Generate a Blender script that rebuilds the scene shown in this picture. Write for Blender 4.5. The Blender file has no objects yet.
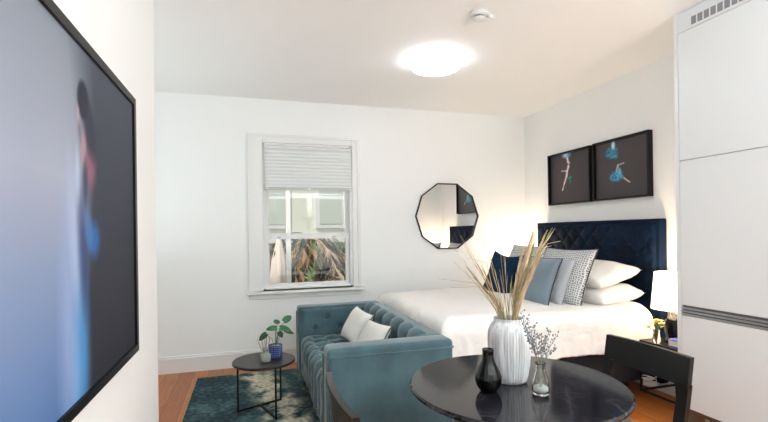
import bpy, bmesh, math, random
from mathutils import Vector, Matrix, noise
random.seed(7)
PI = math.pi
S = bpy.context.scene
COL = S.collection

# ---------------------------------------------------------------- camera
YAW, ROLL = .2925, -.0136
f = Vector((math.sin(YAW), math.cos(YAW), 0)); r = Vector((math.cos(YAW), -math.sin(YAW), 0)); u = Vector((0, 0, 1))
r2 = r*math.cos(ROLL) + u*math.sin(ROLL); u2 = -r*math.sin(ROLL) + u*math.cos(ROLL)
cd = bpy.data.cameras.new('camera'); cam = bpy.data.objects.new('camera', cd); COL.objects.link(cam)
cam.matrix_world = Matrix(((r2.x, u2.x, -f.x, 0), (r2.y, u2.y, -f.y, 0), (r2.z, u2.z, -f.z, 1.4), (0, 0, 0, 1)))
cd.sensor_width = 36; cd.lens = 450/768*36; cd.shift_y = 21.3/768; cd.clip_start = .05
S.camera = cam
S.view_settings.view_transform = 'Standard'; S.view_settings.look = 'None'
S.view_settings.exposure = .12; S.view_settings.gamma = 1; S.view_settings.use_curve_mapping = False

# ---------------------------------------------------------------- world and large lights
w = bpy.data.worlds.new('world'); S.world = w; w.use_nodes = True
bg = w.node_tree.nodes['Background']; bg.inputs[0].default_value = (.93, .97, 1, 1); bg.inputs[1].default_value = .5

def area(name, loc, rot, sx, sy, power, col=(1, 1, 1)):
    l = bpy.data.lights.new(name, 'AREA'); l.shape = 'RECTANGLE'; l.size = sx; l.size_y = sy; l.energy = power; l.color = col
    o = bpy.data.objects.new(name, l); COL.objects.link(o); o.location = loc; o.rotation_euler = rot
    return o
# added fill at made-up glazed doors behind camera; daylight through the sash window
area('fill_glazed_doors', (1.1, -2.3, 1.35), (PI/2, 0, 0), 3.0, 2.3, 26, (.93, .97, 1))
area('daylight_sash_window', (.64, 5.5, 2.2), (-PI/2-.35, 0, 0), 1.1, 1.6, 9, (1, .98, .95))

sl = bpy.data.lights.new('sun', 'SUN'); sl.energy = 3.2; sl.angle = .02; sl.color = (1, .95, .86)
so = bpy.data.objects.new('sun', sl); COL.objects.link(so); so.rotation_euler = Vector((.5, .34, -.8)).to_track_quat('-Z', 'Y').to_euler()

# ---------------------------------------------------------------- helpers
def L(c):
    return tuple((x/255/12.92 if x/255 <= .04045 else ((x/255+.055)/1.055)**2.4) for x in c)

def mat(name, col, rough=.5, metal=0, var=0, nscale=6, bump=0, bscale=60, sheen=0, stretch=None, col2=None, spec=.5, coat=0, vcol=False, emit=None, trans=0, ior=1.45):
    m = bpy.data.materials.new(name); m.use_nodes = True
    nt = m.node_tree; b = nt.nodes['Principled BSDF']
    c = L(col)
    b.inputs['Base Color'].default_value = (*c, 1); b.inputs['Roughness'].default_value = rough
    b.inputs['Metallic'].default_value = metal; b.inputs['Specular IOR Level'].default_value = spec
    b.inputs['Sheen Weight'].default_value = sheen; b.inputs['Coat Weight'].default_value = coat
    b.inputs['Transmission Weight'].default_value = trans; b.inputs['IOR'].default_value = ior
    tc = nt.nodes.new('ShaderNodeTexCoord'); mp = nt.nodes.new('ShaderNodeMapping')
    nt.links.new(tc.outputs['Object'], mp.inputs[0])
    if stretch: mp.inputs['Scale'].default_value = stretch
    if var or col2:
        n = nt.nodes.new('ShaderNodeTexNoise'); n.inputs['Scale'].default_value = nscale; n.inputs['Detail'].default_value = 5
        nt.links.new(mp.outputs[0], n.inputs['Vector'])
        rp = nt.nodes.new('ShaderNodeValToRGB'); nt.links.new(n.outputs['Fac'], rp.inputs[0])
        rp.color_ramp.elements[0].position = .35; rp.color_ramp.elements[1].position = .65
        if col2: a, z = c, L(col2)
        else: a, z = tuple(x*(1-var) for x in c), tuple(min(1, x*(1+var)) for x in c)
        rp.color_ramp.elements[0].color = (*a, 1); rp.color_ramp.elements[1].color = (*z, 1)
        nt.links.new(rp.outputs[0], b.inputs['Base Color'])
    if vcol:
        at = nt.nodes.new('ShaderNodeVertexColor'); at.layer_name = 'paint'
        nt.links.new(at.outputs[0], b.inputs['Base Color'])
    if bump:
        n = nt.nodes.new('ShaderNodeTexNoise'); n.inputs['Scale'].default_value = bscale; n.inputs['Detail'].default_value = 4
        nt.links.new(mp.outputs[0], n.inputs['Vector'])
        bp = nt.nodes.new('ShaderNodeBump'); bp.inputs['Strength'].default_value = bump; bp.inputs['Distance'].default_value = .02
        nt.links.new(n.outputs['Fac'], bp.inputs['Height']); nt.links.new(bp.outputs[0], b.inputs['Normal'])
    if emit:
        b.inputs['Emission Color'].default_value = (*L(emit[0]), 1); b.inputs['Emission Strength'].default_value = emit[1]
    return m

def tag(o, label=None, cat=None, group=None, kind=None):
    if label: o['label'] = label
    if cat: o['category'] = cat
    if group: o['group'] = group
    if kind: o['kind'] = kind
    return o
def thing(name, loc, label, cat, group=None, rz=0):
    o = bpy.data.objects.new(name, None); COL.objects.link(o); o.location = loc; o.rotation_euler = (0, 0, rz)
    o.empty_display_size = .05
    return tag(o, label, cat, group)
def obj(name, bm, m, parent=None, smooth=False, loc=None):
    me = bpy.data.meshes.new(name)
    bmesh.ops.recalc_face_normals(bm, faces=bm.faces)
    bm.to_mesh(me); bm.free()
    for x in (m if isinstance(m, (list, tuple)) else [m]): me.materials.append(x)
    if smooth:
        for p in me.polygons: p.use_smooth = True
    o = bpy.data.objects.new(name, me); COL.objects.link(o)
    if parent: o.parent = parent
    if loc: o.location = loc
    return o
def struct(name, bm, m, parent=None, smooth=False):
    o = obj(name, bm, m, parent, smooth)
    if not parent: o['kind'] = 'structure'
    return o
def copy_tree(o, parent=None):
    c = o.copy(); COL.objects.link(c); c.parent = parent
    for ch in list(o.children): copy_tree(ch, c)
    return c
def NB(): return bmesh.new()
def box(bm, x0, x1, y0, y1, z0, z1, bev=0, seg=2, mi=0):
    vs = [bm.verts.new((x, y, z)) for x in (x0, x1) for y in (y0, y1) for z in (z0, z1)]
    F = [(0, 1, 3, 2), (4, 6, 7, 5), (0, 4, 5, 1), (2, 3, 7, 6), (0, 2, 6, 4), (1, 5, 7, 3)]
    fs = [bm.faces.new([vs[i] for i in q]) for q in F]
    for q in fs: q.material_index = mi
    if bev:
        es = list({e for q in fs for e in q.edges})
        bmesh.ops.bevel(bm, geom=es, offset=bev, segments=seg, profile=.5, affect='EDGES')
    return bm
def B(*a, **k): return box(NB(), *a, **k)
def tube(bm, pts, rad, n=8, cap=True, mi=0):
    pts = [Vector(p) for p in pts]; N = len(pts)
    rads = rad if isinstance(rad, (list, tuple)) else [rad]*N
    t = (pts[1]-pts[0]).normalized(); a = t.orthogonal().normalized()
    rings = []
    for i, p in enumerate(pts):
        t = (pts[min(i+1, N-1)]-pts[max(i-1, 0)]).normalized()
        a = (a-t*a.dot(t)).normalized(); b = t.cross(a)
        rings.append([bm.verts.new(p+(a*math.cos(2*PI*k/n)+b*math.sin(2*PI*k/n))*max(rads[i], 1e-5)) for k in range(n)])
    for i in range(N-1):
        for k in range(n):
            q = bm.faces.new((rings[i][k], rings[i][(k+1) % n], rings[i+1][(k+1) % n], rings[i+1][k])); q.material_index = mi
    if cap:
        bm.faces.new(rings[0][::-1]).material_index = mi; bm.faces.new(rings[-1]).material_index = mi
    return bm
def bar(bm, p, q, a, b=None):
    """rectangular bar between two points"""
    p, q = Vector(p), Vector(q); b = b or a; t = (q-p).normalized()
    s = t.cross(Vector((0, 0, 1))); s = Vector((1, 0, 0)) if s.length < .01 else s.normalized(); v = s.cross(t)
    c = [[bm.verts.new(o+s*i*a/2+v*j*b/2) for i, j in ((-1, -1), (1, -1), (1, 1), (-1, 1))] for o in (p, q)]
    for k in range(4): bm.faces.new((c[0][k], c[0][(k+1) % 4], c[1][(k+1) % 4], c[1][k]))
    bm.faces.new(c[0][::-1]); bm.faces.new(c[1]); return bm
def lathe(bm, prof, n=48, cx=0, cy=0, cap0=True, cap1=True, rf=None):
    rings = []
    for rr, z in prof:
        rings.append([bm.verts.new((cx+math.cos(2*PI*k/n)*(rr*(rf(k, n, z) if rf else 1)), cy+math.sin(2*PI*k/n)*(rr*(rf(k, n, z) if rf else 1)), z)) for k in range(n)])
    for i in range(len(rings)-1):
        for k in range(n): bm.faces.new((rings[i][k], rings[i][(k+1) % n], rings[i+1][(k+1) % n], rings[i+1][k]))
    if cap0: bm.faces.new(rings[0][::-1])
    if cap1: bm.faces.new(rings[-1])
    return bm
def grid(bm, nu, nv, fn, closed=False):
    g = [[bm.verts.new(fn(i/nu, j/nv)) for j in range(nv+1)] for i in range(nu+1)]
    for i in range(nu):
        for j in range(nv): bm.faces.new((g[i][j], g[i+1][j], g[i+1][j+1], g[i][j+1]))
    return g
def slab(bm, nu, nv, front, back):
    """closed shell: front(u,v) surface and back(u,v) surface joined round the rim"""
    g = grid(bm, nu, nv, front); h = grid(bm, nu, nv, back)
    rim = lambda a: [a[i][0] for i in range(nu)]+[a[nu][j] for j in range(nv)]+[a[i][nv] for i in range(nu, 0, -1)]+[a[0][j] for j in range(nv, 0, -1)]
    A, C = rim(g), rim(h)
    for k in range(len(A)): bm.faces.new((A[k], A[(k+1) % len(A)], C[(k+1) % len(A)], C[k]))
def ball(bm, c, rr, seg=10, rings=6, sc=(1, 1, 1)):
    M = Matrix.Translation(c) @ Matrix.Diagonal((*[rr*s for s in sc], 1))
    bmesh.ops.create_uvsphere(bm, u_segments=seg, v_segments=rings, radius=1, matrix=M)
def nz(x, y, z=0): return noise.noise(Vector((x, y, z)))

# ---------------------------------------------------------------- materials
M = {}
M['wall'] = mat('wall_paint', (247, 248, 247), .6, bump=.02, bscale=90)
M['ceil'] = mat('ceiling_paint', (250, 251, 250), .7, bump=.02)
M['trim'] = mat('trim_gloss_paint', (238, 238, 236), .3)
M['cab'] = mat('cabinet_lacquer', (228, 232, 234), .3, spec=.35)
M['cabdark'] = mat('cabinet_gap', (104, 106, 110), .5)
M['alu'] = mat('brushed_aluminium', (176, 178, 180), .35, .7, bump=.02)
M['kick'] = mat('kick_board', (110, 88, 72), .3, var=.15)
M['black'] = mat('black_lacquer', (12, 12, 13), .4, spec=.3)
M['metal'] = mat('black_metal', (14, 14, 15), .5, spec=.3)
M['chair'] = mat('black_stained_wood', (15, 14, 15), .4, var=.2, nscale=8, stretch=(1, 1, 6), spec=.35)
M['velvet'] = mat('teal_velvet', (68, 96, 104), .7, var=.2, nscale=5, bump=.06, bscale=30, sheen=.4, spec=.25)
M['navy'] = mat('navy_velvet', (6, 23, 44), .7, var=.35, nscale=6, spec=.12)
M['button'] = mat('navy_button', (8, 14, 32), .6)
M['tbutton'] = mat('teal_button', (52, 84, 94), .7)
M['base'] = mat('charcoal_bed_fabric', (30, 27, 30), .9, bump=.1)
M['linen'] = mat('white_linen', (240, 236, 232), .85, bump=.12, bscale=14)
M['sheet'] = mat('white_cotton', (243, 240, 236), .85, bump=.08, bscale=20)
M['cream'] = mat('cream_cushion', (232, 231, 226), .9, bump=.15, bscale=80)
M['gold'] = mat('grey_piping', (120, 112, 104), .8)
M['bluegrey'] = mat('blue_grey_satin', (108, 124, 136), .5, var=.1, nscale=4, bump=.15, bscale=9, sheen=.3)
M['navyc'] = mat('navy_cushion', (15, 42, 66), .8, var=.2, nscale=9, spec=.15)
M['pipe'] = mat('dark_piping', (40, 42, 56), .8)
M['greyc'] = mat('light_grey_cushion', (170, 174, 180), .85, bump=.1)
M['stone'] = None
M['shade'] = mat('lamp_shade_fabric', (250, 240, 225), .9, emit=((255, 236, 214), 3.2))
M['bulb'] = mat('lamp_bulb', (255, 240, 220), .5, emit=((255, 225, 180), 12))
M['dome'] = mat('light_diffuser', (255, 255, 255), .5, emit=((244, 248, 255), 9.0))
M['leaf'] = mat('plant_leaf', (48, 104, 66), .5, var=.25, nscale=20)
M['leafd'] = mat('dark_leaf', (40, 72, 40), .5, var=.3, nscale=25)
M['stem'] = mat('plant_stem', (110, 128, 90), .6)
M['soil'] = mat('potting_soil', (150, 140, 100), .95, var=.4, nscale=60)
M['reed'] = mat('reed_stick', (110, 100, 92), .8)
M['glassy'] = mat('diffuser_glass', (165, 168, 162), .12, trans=.25)
M['glass'] = mat('clear_glass', (255, 255, 255), .02, trans=1)
M['vblack'] = mat('black_glaze', (7, 7, 8), .2, spec=.4)
M['smoke'] = mat('detector_plastic', (222, 222, 220), .4)
M['smoked'] = mat('detector_vent', (120, 120, 120), .6)
M['lav'] = mat('dried_lavender', (132, 131, 138), .9, var=.3, nscale=60)
M['lavs'] = mat('lavender_stem', (120, 128, 110), .9)
M['yellow'] = mat('yellow_petals', (214, 208, 120), .8, var=.2, nscale=60)
M['white'] = mat('white_plastic', (225, 225, 228), .5)
M['blue'] = mat('violet_blue_cover', (70, 76, 160), .5)
M['mirror'] = mat('mirror_silver', (235, 235, 235), .0, 1)
M['straw'] = [mat('dried_grass_%s' % n, c, .85, var=.15, nscale=30) for n, c in (('tan', (176, 158, 120)), ('pale', (206, 186, 150)), ('rust', (158, 134, 108)), ('olive', (142, 132, 84)))]
M['paint'] = mat('canvas_print', (128, 128, 128), .8, vcol=True, spec=.12)
M['gprint'] = mat('glossy_print', (128, 128, 128), .35, vcol=True, spec=.3)

def stone_mat():
    m = mat('dark_polished_stone', (38, 37, 42), .1, spec=.5); nt = m.node_tree; b = nt.nodes['Principled BSDF']
    tc = nt.nodes.new('ShaderNodeTexCoord'); n = nt.nodes.new('ShaderNodeTexNoise'); n.inputs['Scale'].default_value = 5; n.inputs['Detail'].default_value = 8; n.inputs['Distortion'].default_value = 1.2
    nt.links.new(tc.outputs['Object'], n.inputs['Vector'])
    mt = nt.nodes.new('ShaderNodeMath'); mt.operation = 'SUBTRACT'; mt.inputs[1].default_value = .5; nt.links.new(n.outputs['Fac'], mt.inputs[0])
    ab = nt.nodes.new('ShaderNodeMath'); ab.operation = 'ABSOLUTE'; nt.links.new(mt.outputs[0], ab.inputs[0])
    rp = nt.nodes.new('ShaderNodeValToRGB'); nt.links.new(ab.outputs[0], rp.inputs[0])
    rp.color_ramp.elements[0].position = 0; rp.color_ramp.elements[0].color = (*L((60, 58, 62)), 1)
    rp.color_ramp.elements[1].position = .018; rp.color_ramp.elements[1].color = (*L((26, 26, 32)), 1)
    e = rp.color_ramp.elements.new(.2); e.color = (*L((18, 20, 28)), 1)
    nt.links.new(rp.outputs[0], b.inputs['Base Color'])
    n2 = nt.nodes.new('ShaderNodeTexNoise'); n2.inputs['Scale'].default_value = 40; nt.links.new(tc.outputs['Object'], n2.inputs['Vector'])
    mr = nt.nodes.new('ShaderNodeMapRange'); mr.inputs[3].default_value = .05; mr.inputs[4].default_value = .13; nt.links.new(n2.outputs['Fac'], mr.inputs[0]); nt.links.new(mr.outputs[0], b.inputs['Roughness'])
    return m
M['stone'] = stone_mat()
def floor_mat():
    m = mat('orange_timber_boards', (190, 120, 70), .3, spec=.45); nt = m.node_tree; b = nt.nodes['Principled BSDF']
    tc = nt.nodes.new('ShaderNodeTexCoord'); mp = nt.nodes.new('ShaderNodeMapping'); mp.inputs['Rotation'].default_value = (0, 0, PI/2)
    nt.links.new(tc.outputs['Object'], mp.inputs[0])
    br = nt.nodes.new('ShaderNodeTexBrick'); br.offset = .37; br.inputs['Scale'].default_value = 1
    br.inputs['Brick Width'].default_value = 1.7; br.inputs['Row Height'].default_value = .135; br.inputs['Mortar Size'].default_value = .0015
    br.inputs['Color1'].default_value = (*L((204, 128, 66)), 1); br.inputs['Color2'].default_value = (*L((176, 100, 46)), 1); br.inputs['Mortar'].default_value = (*L((70, 40, 24)), 1)
    nt.links.new(mp.outputs[0], br.inputs['Vector'])
    mp2 = nt.nodes.new('ShaderNodeMapping'); mp2.inputs['Scale'].default_value = (14, 1.2, 1); nt.links.new(tc.outputs['Object'], mp2.inputs[0])
    n = nt.nodes.new('ShaderNodeTexNoise'); n.inputs['Scale'].default_value = 4; n.inputs['Detail'].default_value = 6; nt.links.new(mp2.outputs[0], n.inputs['Vector'])
    mx = nt.nodes.new('ShaderNodeMix'); mx.data_type = 'RGBA'; mx.blend_type = 'MULTIPLY'; mx.inputs[0].default_value = .5
    rp = nt.nodes.new('ShaderNodeValToRGB'); rp.color_ramp.elements[0].position = .3; rp.color_ramp.elements[0].color = (.45, .4, .38, 1); rp.color_ramp.elements[1].position = .65; rp.color_ramp.elements[1].color = (1, 1, 1, 1)
    nt.links.new(n.outputs['Fac'], rp.inputs[0]); nt.links.new(br.outputs['Color'], mx.inputs[6]); nt.links.new(rp.outputs[0], mx.inputs[7])
    nt.links.new(mx.outputs[2], b.inputs['Base Color']); return m
M['floor'] = floor_mat()

# ---------------------------------------------------------------- structure
WY, RX, CZ = 5.0, 3.4, 2.85
LXB, BY, PX, PY = -2.4, -2.2, -.48, 2.70     # back-left extents, partition face and end
struct('floor', B(-1.7, RX+.1, BY-.1, WY+.1, -.1, 0), M['floor'])
struct('ceiling', B(-1.7, RX+.1, BY-.1, WY+.2, CZ, CZ+.1), M['ceil'])
WX0, WX1, WZ0, WZ1 = .15, 1.13, .80, 2.38    # sash opening
bm = NB()
box(bm, -1.6, WX0, WY, WY+.2, 0, CZ); box(bm, WX1, RX, WY, WY+.2, 0, CZ)
box(bm, WX0, WX1, WY, WY+.2, 0, WZ0); box(bm, WX0, WX1, WY, WY+.2, WZ1, CZ)
struct('wall_back', bm, M['wall'])
struct('wall_right', B(RX, RX+.1, BY, WY+.2, 0, CZ), M['wall'])
struct('wall_left', B(-1.7, -1.6, PY, WY+.2, 0, CZ), M['wall'])
struct('wall_partition', B(-1.7, PX, BY, PY, 0, CZ), M['wall'])
bm = NB()   # rear wall with a wide opening for unseen glazed doors added to bring in light
box(bm, -.48, -.3, BY-.1, BY, 0, CZ); box(bm, 2.6, RX, BY-.1, BY, 0, CZ); box(bm, -.3, 2.6, BY-.1, BY, 2.45, CZ)
struct('wall_rear', bm, M['wall'])
dr = NB()
for x in (-.3, .66, 1.62): 
    box(dr, x, x+.07, BY-.07, BY-.02, 0, 2.45); box(dr, x+.89, x+.96, BY-.07, BY-.02, 0, 2.45)
    box(dr, x+.07, x+.89, BY-.07, BY-.02, 0, .12); box(dr, x+.07, x+.89, BY-.07, BY-.02, 2.37, 2.45)
struct('added_door_1', dr, M['trim'])
def skirting(name, rects):
    bm = NB()
    for a in rects: box(bm, *a)
    return struct(name, bm, M['trim'])
skirting('baseboard_back', [(-1.6, RX, WY-.022, WY, 0, .135), (-1.6, RX, WY-.028, WY, .135, .15), (-1.6, RX, WY-.014, WY, .15, .168)])
skirting('baseboard_right', [(RX-.022, RX, 2.42, WY-.03, 0, .135), (RX-.028, RX, 2.42, WY-.03, .135, .15), (RX-.014, RX, 2.42, WY-.03, .15, .168)])
skirting('baseboard_partition', [(PX, PX+.02, BY, PY, 0, .15)])

# ---------------------------------------------------------------- sash window
win = bpy.data.objects.new('window_1', None); COL.objects.link(win); win['kind'] = 'structure'
bm = NB()
c0, c1, ct = .02, 1.20, 2.45
for a in ((c0, WX0), (WX1, c1)):
    box(bm, a[0], a[1], WY-.022, WY, .79, ct, bev=.004)
box(bm, WX0, WX1, WY-.022, WY, WZ1, ct, bev=.004)
box(bm, c0-.02, c0+.012, WY-.034, WY, .79, ct-.01); box(bm, c1-.012, c1+.02, WY-.034, WY, .79, ct-.01)
box(bm, c0-.02, c1+.02, WY-.034, WY, ct-.01, ct+.02)
obj('casing', bm, M['trim'], win)
bm = NB(); box(bm, -.02, 1.27, WY-.07, WY+.06, .755, .785, bev=.006); box(bm, .0, 1.22, WY-.02, WY, .70, .755, bev=.004)
obj('sill', bm, M['trim'], win)
bm = NB()
box(bm, WX0, WX0+.025, WY, WY+.18, WZ0, WZ1); box(bm, WX1-.025, WX1, WY, WY+.18, WZ0, WZ1); box(bm, WX0, WX1, WY, WY+.18, WZ1-.02, WZ1); box(bm, WX0, WX1, WY, WY+.2, .785, WZ0+.01)
obj('jamb', bm, M['trim'], win)
def sash(name, y, z0, z1, bot, top):
    bm = NB(); a, b = WX0+.025, WX1-.025
    box(bm, a, a+.042, y, y+.035, z0, z1); box(bm, b-.042, b, y, y+.035, z0, z1)
    box(bm, a+.042, b-.042, y, y+.035, z0, z0+bot); box(bm, a+.042, b-.042, y, y+.035, z1-top, z1)
    s = obj(name, bm, M['trim'], win)
    obj('pane', B(a+.042, b-.042, y+.015, y+.018, z0+bot, z1-top), M['pane'], s)
    return s
def pane_mat():
    m = bpy.data.materials.new('window_glass'); m.use_nodes = True; nt = m.node_tree
    for n in list(nt.nodes):
        if n.type != 'OUTPUT_MATERIAL': nt.nodes.remove(n)
    t = nt.nodes.new('ShaderNodeBsdfTransparent'); g = nt.nodes.new('ShaderNodeBsdfGlossy'); g.inputs['Roughness'].default_value = .02
    fr = nt.nodes.new('ShaderNodeFresnel'); mx = nt.nodes.new('ShaderNodeMixShader')
    nt.links.new(fr.outputs[0], mx.inputs[0]); nt.links.new(t.outputs[0], mx.inputs[1]); nt.links.new(g.outputs[0], mx.inputs[2])
    nt.links.new(mx.outputs[0], nt.nodes['Material Output'].inputs[0]); return m
M['pane'] = pane_mat()
low = sash('lower_sash', WY+.06, .81, 1.385, .045, .045)
for x in (.32, .93): obj('sash_lift', B(x-.02, x+.02, WY+.05, WY+.06, 1.352, 1.366, bev=.003), M['alu'], low)
sash('upper_sash', WY+.10, 1.36, WZ1-.02, .04, .045)
bl = thing('cellular_blind', (.645, WY-.02, 1.87), 'white cellular blind pulled halfway down over the sash window', 'blind')
obj('head_rail', B(-.472, .472, -.045, -.002, .44, .47, bev=.004), M['white'], bl)
bm = NB(); n = 22
prof = []
for i in range(n+1): prof.append((-.024 if i % 2 else -.029, .03+.41*i/n))
for i in range(n):
    (y0, z0), (y1, z1) = prof[i], prof[i+1]
    a = [bm.verts.new(p) for p in ((-.465, y0, z0), (.465, y0, z0), (.465, y1, z1), (-.465, y1, z1))]; bm.faces.new(a)
    a = [bm.verts.new(p) for p in ((-.465, -.004, z0), (-.465, -.004, z1), (.465, -.004, z1), (.465, -.004, z0))]; bm.faces.new(a)
M['blind'] = mat('blind_fabric', (226, 229, 228), .9)
obj('pleated_shade', bm, M['blind'], bl)
br_ = obj('bottom_rail', B(-.472, .472, -.04, -.004, 0, .03, bev=.003), mat('blind_rail', (190, 192, 190), .4), bl)
for x in (-.45, 0, .45): obj('cord_clip', B(x-.012, x+.012, -.05, -.04, .002, .022, bev=.002), M['white'], br_)

# ---------------------------------------------------------------- outside the window
struct('ground_outside', B(-4, 6, WY+.3, 11, -.7, -.5), mat('garden_soil', (96, 82, 62), .95, var=.3, nscale=3, bump=.3))
nb = thing('neighbouring_building', (1.2, 8.8, -.5), 'pale rendered building seen through the upper pane of the window', 'building')
obj('wall', B(-4, 4, 0, .3, 0, 5), mat('cream_render', (232, 236, 220), .9, bump=.1, bscale=20), nb)
for x in (-.95, .55):
    fr_ = obj('window', B(x-.5, x+.5, -.04, .02, 2.0, 3.2), M['trim'], nb)
    bm = NB(); box(bm, x-.42, x+.42, -.05, -.035, 2.08, 2.56); box(bm, x-.42, x+.42, -.05, -.035, 2.64, 3.12)
    obj('pane', bm, mat('frosted_pane_%d' % (x > 0), (206, 216, 204), .3), fr_)
obj('ledge', B(-4, 4, -.1, 0, 1.72, 1.8), M['trim'], nb)
fence = thing('timber_fence', (1.0, 8.2, -.5), 'weathered brown paling fence behind the garden plants outside', 'fence')
bm = NB()
for i in range(34): box(bm, -2.0+i*.12, -2.0+i*.12+.11, 0, .02, 0, 1.62)
obj('paling', bm, mat('weathered_paling', (44, 50, 34), .9, var=.3, nscale=9), fence)['kind'] = 'stuff'
obj('rail', B(-2.0, 2.1, .0201, .06, 1.3, 1.4), mat('fence_rail', (98, 84, 66), .9), fence)
M['dry'] = mat('dry_frond', (222, 200, 172), .8, var=.25, nscale=8)
M['dry2'] = mat('brown_frond', (150, 118, 88), .85, var=.3, nscale=8)
M['grn'] = mat('garden_leaf', (92, 116, 70), .6, var=.4, nscale=6)
M['grnd'] = mat('dark_garden_leaf', (44, 62, 38), .7, var=.4, nscale=6)
M['trunk'] = mat('palm_trunk', (146, 116, 92), .9, var=.3, nscale=20, bump=.4)
def frond(bm, base, d, length, droop, nl=18, wl=.28, lw=.0045):
    """arching rachis with drooping leaflets"""
    d = Vector(d).normalized(); base = Vector(base); pts = []
    for i in range(nl+1):
        t = i/nl; pts.append(base+d*length*t+Vector((0, 0, -droop*t*t)))
    tube(bm, pts, [.008*(1-.8*i/nl) for i in range(nl+1)], 5)
    side = d.cross(Vector((0, 0, 1))).normalized()
    for i in range(2, nl+1):
        p = pts[i]; l = wl*(1-.5*abs(i/nl-.4))
        for sg in (-1, 1):
            e = p+(side*sg*.35+d*.3+Vector((random.uniform(-.4, .4), random.uniform(-.4, .4), -.8-random.random()*.4)))*l
            m_ = (p+e)/2+side*sg*.07*l/.28
            wv = d*lw
            a = [bm.verts.new(q) for q in (p-wv*.4, m_-wv, e, m_+wv, p+wv*.4)]
            bm.faces.new(a)
def palm(loc, n, mats, label, h, length, droop, seed, a0=0, a1=2*PI, wl=.28):
    random.seed(seed)
    t = thing('palm_plant', loc, label, 'palm')
    bm = NB(); lathe(bm, [(.09, 0), (.07, h*.3), (.075, h*.6), (.06, h)], 14, rf=lambda k, n_, z: 1+.12*math.sin(z*60)); obj('trunk', bm, M['trunk'], t)
    for i in range(n):
        a = a0+(a1-a0)*(i+.5)/n+random.uniform(-.15, .15); up = random.uniform(.1, .9)
        bm = NB(); frond(bm, (0, 0, h), (math.cos(a), math.sin(a), up), length*random.uniform(.8, 1.15), droop*random.uniform(.7, 1.3), wl=wl)
        obj('frond', bm, mats[i % len(mats)], t)
    return t
palm((.95, 7.0, -.5), 16, [M['dry'], M['grnd'], M['dry2'], M['grn']], 'dry palm with drooping cream fronds outside the lower window pane', 1.80, .75, .75, 3, wl=.34)
palm((1.45, 7.5, -.5), 13, [M['grn'], M['dry2'], M['grnd']], 'green and brown palm at the right behind the dry palm outside', 1.45, .8, .7, 5, wl=.35)
palm((.2, 7.9, -.5), 10, [M['grnd'], M['grn'], M['dry2']], 'dark green palm at the left by the fence outside', 1.5, .7, .6, 8, wl=.3)
def shrub(loc, label, n, rad, mts, seed):
    random.seed(seed); t = thing('garden_shrub', loc, label, 'shrub')
    bm = NB()
    for i in range(12):
        a = random.random()*2*PI; e = Vector((math.cos(a)*rad*.7, math.sin(a)*rad*.7, random.uniform(.5, 1.3)*rad*1.4))
        tube(bm, [(0, 0, 0), e*.5+Vector((0, 0, .1)), e], [.012, .008, .004], 5)
    obj('branches', bm, M['trunk'], t)
    bm = NB()
    for i in range(n):
        p = Vector((random.gauss(0, .45), random.gauss(0, .45), random.uniform(.1, 1.7)))*rad
        d = Vector((random.gauss(0, 1), random.gauss(0, 1), random.gauss(0, .6))).normalized()*random.uniform(.08, .2); s = d.orthogonal().normalized()*.011
        bm.faces.new([bm.verts.new(q) for q in (p, p+d*.4+s, p+d, p+d*.4-s)])
        bm.faces[-1:] if False else None
    o = obj('leaves', bm, mts, t); 
    for i, p in enumerate(o.data.polygons): p.material_index = i % len(mts)
    return t
shrub((.85, 6.5, -.5), 'low spiky green and cream shrub under the window outside', 1100, .62, [M['grn'], M['grnd'], M['dry']], 2)
shrub((1.5, 6.7, -.5), 'brown leaved shrub at the right under the palms outside', 900, .8, [M['dry2'], M['grnd'], M['dry']], 4)
shrub((.1, 6.9, -.5), 'dark green shrub at the left of the slim post outside', 700, .7, [M['grnd'], M['grn']], 6)
t = thing('garden_post', (.50, 6.0, -.5), 'slim white post standing outside the lower window pane', 'post')
obj('shaft', B(-.03, .03, -.03, .03, 0, 3.4, bev=.004), M['trim'], t); obj('cap', B(-.045, .045, -.045, .045, 3.4, 3.44, bev=.005), M['trim'], t)
t = thing('folded_garden_umbrella', (.42, 6.6, -.5), 'folded pale garden umbrella outside left of the slim post', 'umbrella')
bm = NB(); tube(bm, [(0, 0, 0), (0, 0, 1.9)], .018, 10); obj('pole', bm, M['trunk'], t)
bm = NB(); lathe(bm, [(.05, 1.1), (.13, 1.2), (.10, 1.5), (.03, 1.82), (.005, 1.88)], 24, rf=lambda k, n, z: 1+.15*math.cos(8*2*PI*k/n)); obj('canopy', bm, mat('umbrella_canvas', (232, 218, 210), .9), t, True)

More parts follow.
